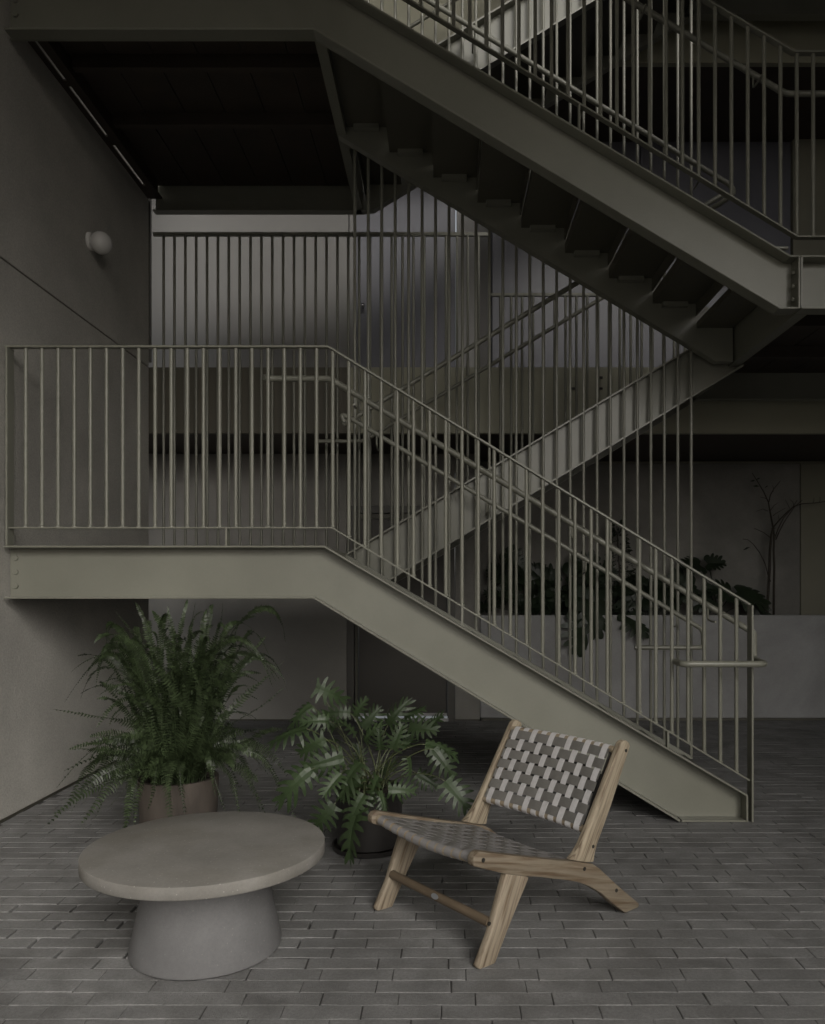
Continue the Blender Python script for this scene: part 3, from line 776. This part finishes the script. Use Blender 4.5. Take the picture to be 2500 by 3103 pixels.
spf((640, 1900), (770, 1872), 4.0, 4.0, .022)
spf((590, 2200), (480, 2000), 3.85, 3.75, .032)
spf((620, 2250), (590, 2010), 3.80, 3.70, .034)
spf((600, 2300), (650, 2120), 3.80, 3.68, .034)
spf((560, 2300), (560, 2060), 3.8, 3.7, .032)
spf((450, 2330), (150, 2470), 3.7, 3.55, .034)
spf((460, 2300), (230, 2500), 3.75, 3.65, .034)
spf((420, 2230), (200, 2330), 3.85, 3.8, .028)
spf((470, 1960), (400, 1830), 4.0, 4.0, .024)
spf((430, 2050), (330, 1960), 4.05, 4.1, .024)
spf((500, 1930), (470, 1850), 4.05, 4.1, .024)
spf((620, 1950), (640, 1850), 4.0, 4.0, .024)
spf((700, 1980), (740, 1880), 4.0, 4.0, .024)
spf((740, 2050), (800, 1930), 4.1, 4.1, .024)
fronds = []
for ctrl, wm in special:
    s = ctrl[0] + Vector((rr.uniform(-.1, .1), rr.uniform(-.1, .1), 0)); m_ = ctrl[2]; e = ctrl[3]
    c1 = s.lerp(m_, .5) + Vector((0, 0, .10)); c2 = m_ + Vector((0, 0, .03))
    fronds.append(([s, c1, c2, e], wm * 1.25))
for i in range(235):
    a = rr.uniform(0, 2 * math.pi); rad = rr.random() ** .7 * .13
    s = Vector((cx + rad * math.cos(a), cy + rad * math.sin(a), cz))
    az = a + rr.uniform(-.7, .7)
    if i < 182:
        L = rr.uniform(.42, 1.0); sp_ = rr.random() ** .7 * .46 * (L / .85)
        e = s + Vector((math.cos(az) * sp_ + .02, math.sin(az) * sp_, L * rr.uniform(.72, .98)))
        e.z = min(e.z, 1.34 - .9 * max(0, abs(e.x - cx - .03) - .12) + rr.uniform(-.12, .0))
        hk = rr.random()
        c1 = s + Vector((math.cos(az) * sp_ * .15, math.sin(az) * sp_ * .15, L * .45))
        c2 = s + Vector((math.cos(az) * sp_ * .6 + rr.uniform(-.06, .06), math.sin(az) * sp_ * .6, L * rr.uniform(.9, 1.1)))
        if hk > .75: e = e + Vector((math.cos(az) * .10, math.sin(az) * .08, -.12))
        wm = rr.uniform(.020, .029)
    else:
        L = rr.uniform(.4, .62)
        e = s + Vector((math.cos(az) * L * .85, math.sin(az) * L * .7, rr.uniform(-.25, .25)))
        c1 = s + Vector((math.cos(az) * L * .2, math.sin(az) * L * .2, .22)); c2 = s + Vector((math.cos(az) * L * .62, math.sin(az) * L * .55, .25))
        wm = rr.uniform(.027, .038)
    for v in (e, c1, c2): v.x = max(v.x, XW + .12)
    fronds.append(([s, c1, c2, e], wm))
for ctrl, wm in fronds:
    L = (ctrl[0] - ctrl[1]).length + (ctrl[1] - ctrl[2]).length + (ctrl[2] - ctrl[3]).length
    mk('frond', frond(ctrl, wm, max(20, int(L / .0140)), rr, rr.uniform(-.6, .6)), 'fern', fern)

# ------------------------------------------------------------------ lobed leaves
def lobed(L, lobes, lobe_len, core, a0, a1, droop, curl, rr, wdt=.5, heart=0):
    """returns verts in leaf space: x along midrib, y across, z up"""
    V, F = [], []
    def Z(x, y): return -droop * (x / L) ** 2 * L + .35 * abs(y) - curl * y * y / L
    def add(x, y): V.append(Vector((x, y, Z(x, y)))); return len(V) - 1
    n = lobes
    mid = [add(L * i / n, 0) for i in range(n + 1)]
    for s in (-1, 1):
        sin_ = []
        for i in range(n + 1):
            t = i / n; wv = core * L * (1 - t) ** .6 * (1 if i > 0 else .55)
            sin_.append(add(L * t - heart * L * (1 - t) * .4 * (i == 0), s * (wv if i < n else .002)))
        for i in range(n):
            q = (mid[i], mid[i + 1], sin_[i + 1], sin_[i]); F.append(q if s > 0 else q[::-1])
            t = (i + .5) / n; ang = R(a0 + (a1 - a0) * t + rr.uniform(-9, 9))
            ll = lobe_len * L * (math.sin(math.pi * (.18 + .72 * t)) ** .8) * rr.uniform(.75, 1.2)
            A, B = V[sin_[i]], V[sin_[i + 1]]
            d = Vector((math.cos(ang), s * math.sin(ang)))
            c = Vector(((A.x + B.x) / 2, (A.y + B.y) / 2)); half = Vector((B.x - A.x, B.y - A.y)) / 2
            prev = (sin_[i], sin_[i + 1])
            pr = Vector((-d.y, d.x)); pr = pr if pr.dot(half) > 0 else -pr
            for k, (f_, w_) in enumerate(((.35, .92), (.65, .85), (.88, .5))):
                cc = c + d * ll * f_ + Vector((ll * .12 * f_ * f_, 0)); hw = half.length * w_ * wdt * 1.6
                a = add(cc.x - pr.x * hw, cc.y - pr.y * hw); b_ = add(cc.x + pr.x * hw, cc.y + pr.y * hw)
                q = (prev[0], prev[1], b_, a); F.append(q if s > 0 else q[::-1]); prev = (a, b_)
            cc = c + d * ll + Vector((ll * .14, 0)); a = add(cc.x, cc.y)
            q = (prev[0], prev[1], a); F.append(q if s > 0 else q[::-1])
    # tip
    a = add(L * 1.16, 0); l_, r_ = add(L * 1.02, .03 * L), add(L * 1.02, -.03 * L)
    F.append((mid[n], a, l_)); F.append((mid[n], r_, a))
    return V, F
def place(geo, o, d, up, roll=0):
    d = Vector(d).normalized(); y_ = Vector(up).cross(d)
    if y_.length < .05: y_ = Vector((1, 0, 0)).cross(d)
    y_.normalize(); z_ = d.cross(y_).normalized()
    cr, sr = math.cos(roll), math.sin(roll); y2 = y_ * cr + z_ * sr; z2 = z_ * cr - y_ * sr
    return [Vector(o) + d * v.x + y2 * v.y + z2 * v.z for v in geo[0]], geo[1]

ph = empty('philodendron', (-.41, 4.3, .30), label='glossy split leaf philodendron growing from the black pot', category='plant')
rp = random.Random(5)
# leaf centres as seen in the photograph (x, y in photo pixels, distance, pointing direction in the picture)
leaves = [(990, 2095, 4.35, -20, 1.0), (915, 2150, 4.3, -160, .9), (1035, 2160, 4.3, 160, .9), (1085, 2150, 4.5, 80, .8), (880, 2215, 4.1, 180, 1.1), (1190, 2170, 4.4, 60, .95),
          (1270, 2205, 4.4, 15, 1.1), (1330, 2260, 4.2, -5, 1.1), (950, 2260, 4.05, -150, 1.05), (1000, 2310, 3.95, 190, 1.05), (905, 2360, 3.9, -150, 1.15), (1060, 2340, 3.9, -140, 1.0),
          (1245, 2320, 4.0, -70, .8), (1340, 2300, 4.1, -35, 1.0), (1110, 2230, 4.2, 90, .8), (1150, 2250, 4.1, 110, .8), (1020, 2240, 4.3, 140, .8), (1380, 2400, 4.0, -50, 1.3),
          (1210, 2395, 3.95, 5, 1.0), (1130, 2390, 3.88, -110, 1.05), (1080, 2440, 3.85, -130, 1.0), (985, 2470, 3.9, -125, 1.1), (1060, 2500, 3.82, -118, 1.25), (1075, 2385, 4.0, -95, .9),
          (1000, 2190, 4.5, 120, .8), (1230, 2250, 4.5, 40, .8), (1170, 2330, 4.45, 60, .8), (940, 2330, 4.3, 200, .8), (1310, 2190, 4.6, 50, .8), (1090, 2290, 4.4, 100, .8), (1290, 2360, 4.3, -20, .8),
          (1200, 2240, 4.3, 75, .9), (1060, 2200, 4.15, 120, .95), (1120, 2180, 4.35, 60, .85), (970, 2180, 4.2, 165, .9), (1250, 2160, 4.5, 35, .8), (1010, 2370, 3.9, -140, .9), (1160, 2420, 3.86, -60, .8)]
for (px, py, Y, ang, sc_) in leaves:
    o = W(px, py, Y); L = .145 * sc_ * rp.uniform(.8, 1.15)
    a = R(ang + rp.uniform(-10, 10)); d = Vector((math.cos(a), -.35 + rp.uniform(-.35, .3), math.sin(a) * .9 - .05)).normalized()
    o = o - d * L * .45
    up = Vector((rp.uniform(-.3, .3), -.75 + rp.uniform(-.2, .2), .75))
    gl = lobed(L, 6, .42, .15, 120, 35, rp.uniform(.15, .8), rp.uniform(.5, 2.2), rp, wdt=.43)
    lf = mk('leaf', place(gl, o, d, up, rp.uniform(-.8, .8)), 'xanadu', ph, smooth=False)
    s = Vector((-.41 + rp.uniform(-.07, .07), 4.3 + rp.uniform(-.07, .07), .30))
    hgt = max(o.z, .42)
    c1 = s.lerp(o, .35) + Vector((0, 0, .10)); c2 = s.lerp(o, .8) + Vector((0, 0, .06))
    mk('petiole', tube([bez([s, c1, c2, o], k / 10) for k in range(11)], [.0042 - .0018 * k / 10 for k in range(11)], 6), 'petiole', lf, smooth=True)

# ------------------------------------------------------------------ planting in the planter
def big_leaf_plant(name, label, base, specs, L0, seed, lobes=6, lobe=.42, core=.42, mat_='dark_leaf'):
    r = random.Random(seed)
    e = empty(name, base, label=label, category='plant')
    for (dx, dy, dz, ang, s_) in specs:
        c = Vector(base) + Vector((dx, dy, dz)); L = L0 * s_
        a = R(ang); d = Vector((math.cos(a), r.uniform(-.5, -.1), math.sin(a) * .8)).normalized(); o = c - d * L * .4
        gl = lobed(L, lobes, lobe, core, 95, 40, r.uniform(.1, .35), r.uniform(.2, .9), r, wdt=.55, heart=.5)
        lf = mk('leaf', place(gl, o, d, (r.uniform(-.3, .3), -.8, .6), r.uniform(-.5, .5)), mat_, e)
        s = Vector(base) + Vector((r.uniform(-.04, .04), r.uniform(-.03, .03), 0))
        mk('petiole', tube([bez([s, s.lerp(o, .4) + Vector((0, 0, .12)), o + Vector((0, 0, .02)), o], k / 8) for k in range(9)], .006, 6), mat_, lf, smooth=True)
    return e
rq = random.Random(21)
def cloud(n, w_, h0, h1):
    return [(rq.uniform(-w_, w_), rq.uniform(-.12, .06), rq.uniform(h0, h1), rq.choice([rq.uniform(-60, 60), rq.uniform(120, 240)]), rq.uniform(.7, 1.15)) for _ in range(n)]
big_leaf_plant('monstera', 'monstera with large slit leaf beside the bare stems at planter right', (2.95, 8.72, 1.05),
               [(.32, -.15, .27, -15, 1.15), (-.26, -.05, .60, 175, .8), (-.02, -.03, .62, 10, .65), (.02, -.12, .32, 150, .8), (-.15, -.1, .2, 200, .8), (.42, -.12, .10, -70, .7), (-.3, -.1, .34, 170, .7)], .27, 1, 5, .34, .5)
big_leaf_plant('monstera', 'dense dark monstera clump left of the conical shrub', (1.35, 8.72, 1.05), cloud(16, .42, .12, .62) + [(.10, -.38, -.12, -95, 1.3), (.22, -.38, .05, -80, 1.2), (.65, -.36, -.02, -70, 1.0)], .27, 2, 5, .36, .5)
big_leaf_plant('split_leaf_plant', 'dark split leaf plant at the left end of the planter', (.85, 8.72, 1.05), cloud(18, .38, .12, .66), .26, 3, 7, .45, .2)
big_leaf_plant('monstera', 'low dark monstera between the conical shrub and the slit leaf', (2.25, 8.72, 1.05), cloud(13, .38, .08, .42), .25, 4, 5, .36, .5)
cs = empty('conical_shrub', (1.92, 8.72, 1.05), label='dark small leaved shrub tapering to a point above the planter', category='plant')
mk('stem', tube([(1.92, 8.72, 1.04), (1.90, 8.72, 1.6), (1.87, 8.72, 2.1)], [.012, .008, .003], 6), 'twig', cs)
V, F = [], []
for i in range(620):
    t = rq.random() ** .8; rad = .26 * (1 - t) ** .8 * rq.random() ** .5 + .02; a = rq.uniform(0, 6.283)
    c = Vector((1.92 - .05 * t + rad * math.cos(a), 8.70 + rad * .7 * math.sin(a), 1.12 + t * 1.0))
    d = Vector((math.cos(a) + rq.uniform(-.5, .5), math.sin(a), rq.uniform(-.6, .6))).normalized(); u = d.orthogonal().normalized()
    l = rq.uniform(.03, .055); k = len(V)
    V += [c, c + d * l * .5 + u * l * .28, c + d * l, c + d * l * .5 - u * l * .28]; F += [(k, k + 1, k + 2, k + 3)]
mk('foliage', (V, F), 'dark_leaf', cs, kind='stuff')
# bare shrub
bs = empty('bare_shrub', (3.48, 8.75, 1.05), label='thin nearly leafless shrub with bare branching twigs against the concrete', category='plant')
YS = 8.75
def WT(px, py): return W(px, py, YS + rq.uniform(-.02, .02))
def br(pts, r0, r1): 
    n = len(pts); return mk('branch', tube([WT(*p) for p in pts], [r0 + (r1 - r0) * i / (n - 1) for i in range(n)], 7), 'twig', bs, smooth=True)
def cv(x, y): return (1950 + x / 3.156, 1350 + y / 3.156)
for pts, a, b_ in (
    ([(1185, 1620), (1190, 1450), (1205, 1200), (1210, 1000), (1225, 850), (1240, 790)], .016, .012),
    ([(1245, 1620), (1248, 1400), (1252, 1150), (1245, 1000), (1250, 850), (1240, 780)], .013, .010),
    ([(1215, 1300), (1190, 1230), (1165, 1130), (1110, 1020), (1050, 940), (1000, 900), (950, 892)], .007, .003),
    ([(1240, 780), (1215, 650), (1195, 540), (1150, 440), (1090, 340), (1040, 262)], .010, .003),
    ([(1200, 540), (1215, 470), (1250, 410), (1310, 335)], .006, .003),
    ([(1240, 780), (1300, 710), (1380, 630), (1440, 580), (1520, 555), (1640, 548), (1760, 530)], .008, .004),
    ([(1265, 900), (1300, 820), (1340, 740), (1400, 650), (1440, 590), (1520, 520)], .007, .003),
    ([(1250, 900), (1285, 800), (1340, 690), (1420, 600), (1470, 520)], .007, .003),
    ([(1215, 620), (1250, 570), (1290, 545)], .004, .002), ([(1190, 625), (1140, 605), (1075, 630)], .004, .002),
    ([(1215, 880), (1150, 830), (1060, 790)], .005, .003), ([(1195, 520), (1160, 500), (1120, 492)], .004, .002),
    ([(1240, 670), (1280, 640), (1360, 595)], .004, .002), ([(1400, 600), (1380, 560), (1355, 515)], .003, .002),
    ([(1440, 580), (1430, 540), (1400, 515)], .003, .002), ([(1620, 550), (1630, 530), (1630, 500)], .003, .002), ([(1680, 545), (1690, 520), (1688, 492)], .003, .002),
    ([(1240, 440), (1245, 410), (1235, 380)], .003, .002), ([(1165, 400), (1180, 385)], .003, .002), ([(1300, 720), (1290, 660)], .003, .002)):
    br([cv(*p) for p in pts], a, b_)
for (x, y_, a, s) in ((1045, 338, 190, .035), (1095, 318, 30, .03), (1078, 388, 180, .045), (1178, 392, 40, .025), (985, 985, 35, .045), (1242, 790, 0, .03)):
    p = WT(*cv(x, y_)); d = Vector((math.cos(R(a)), -.2, math.sin(R(a)) * .6)).normalized(); u = Vector((0, -.5, 1)) * .35
    mk('leaf', ([p - d * s * .9, p + u * s, p + d * s * .9, p - u * s * .5], [(0, 3, 1), (1, 3, 2)]), 'dark_leaf', bs)
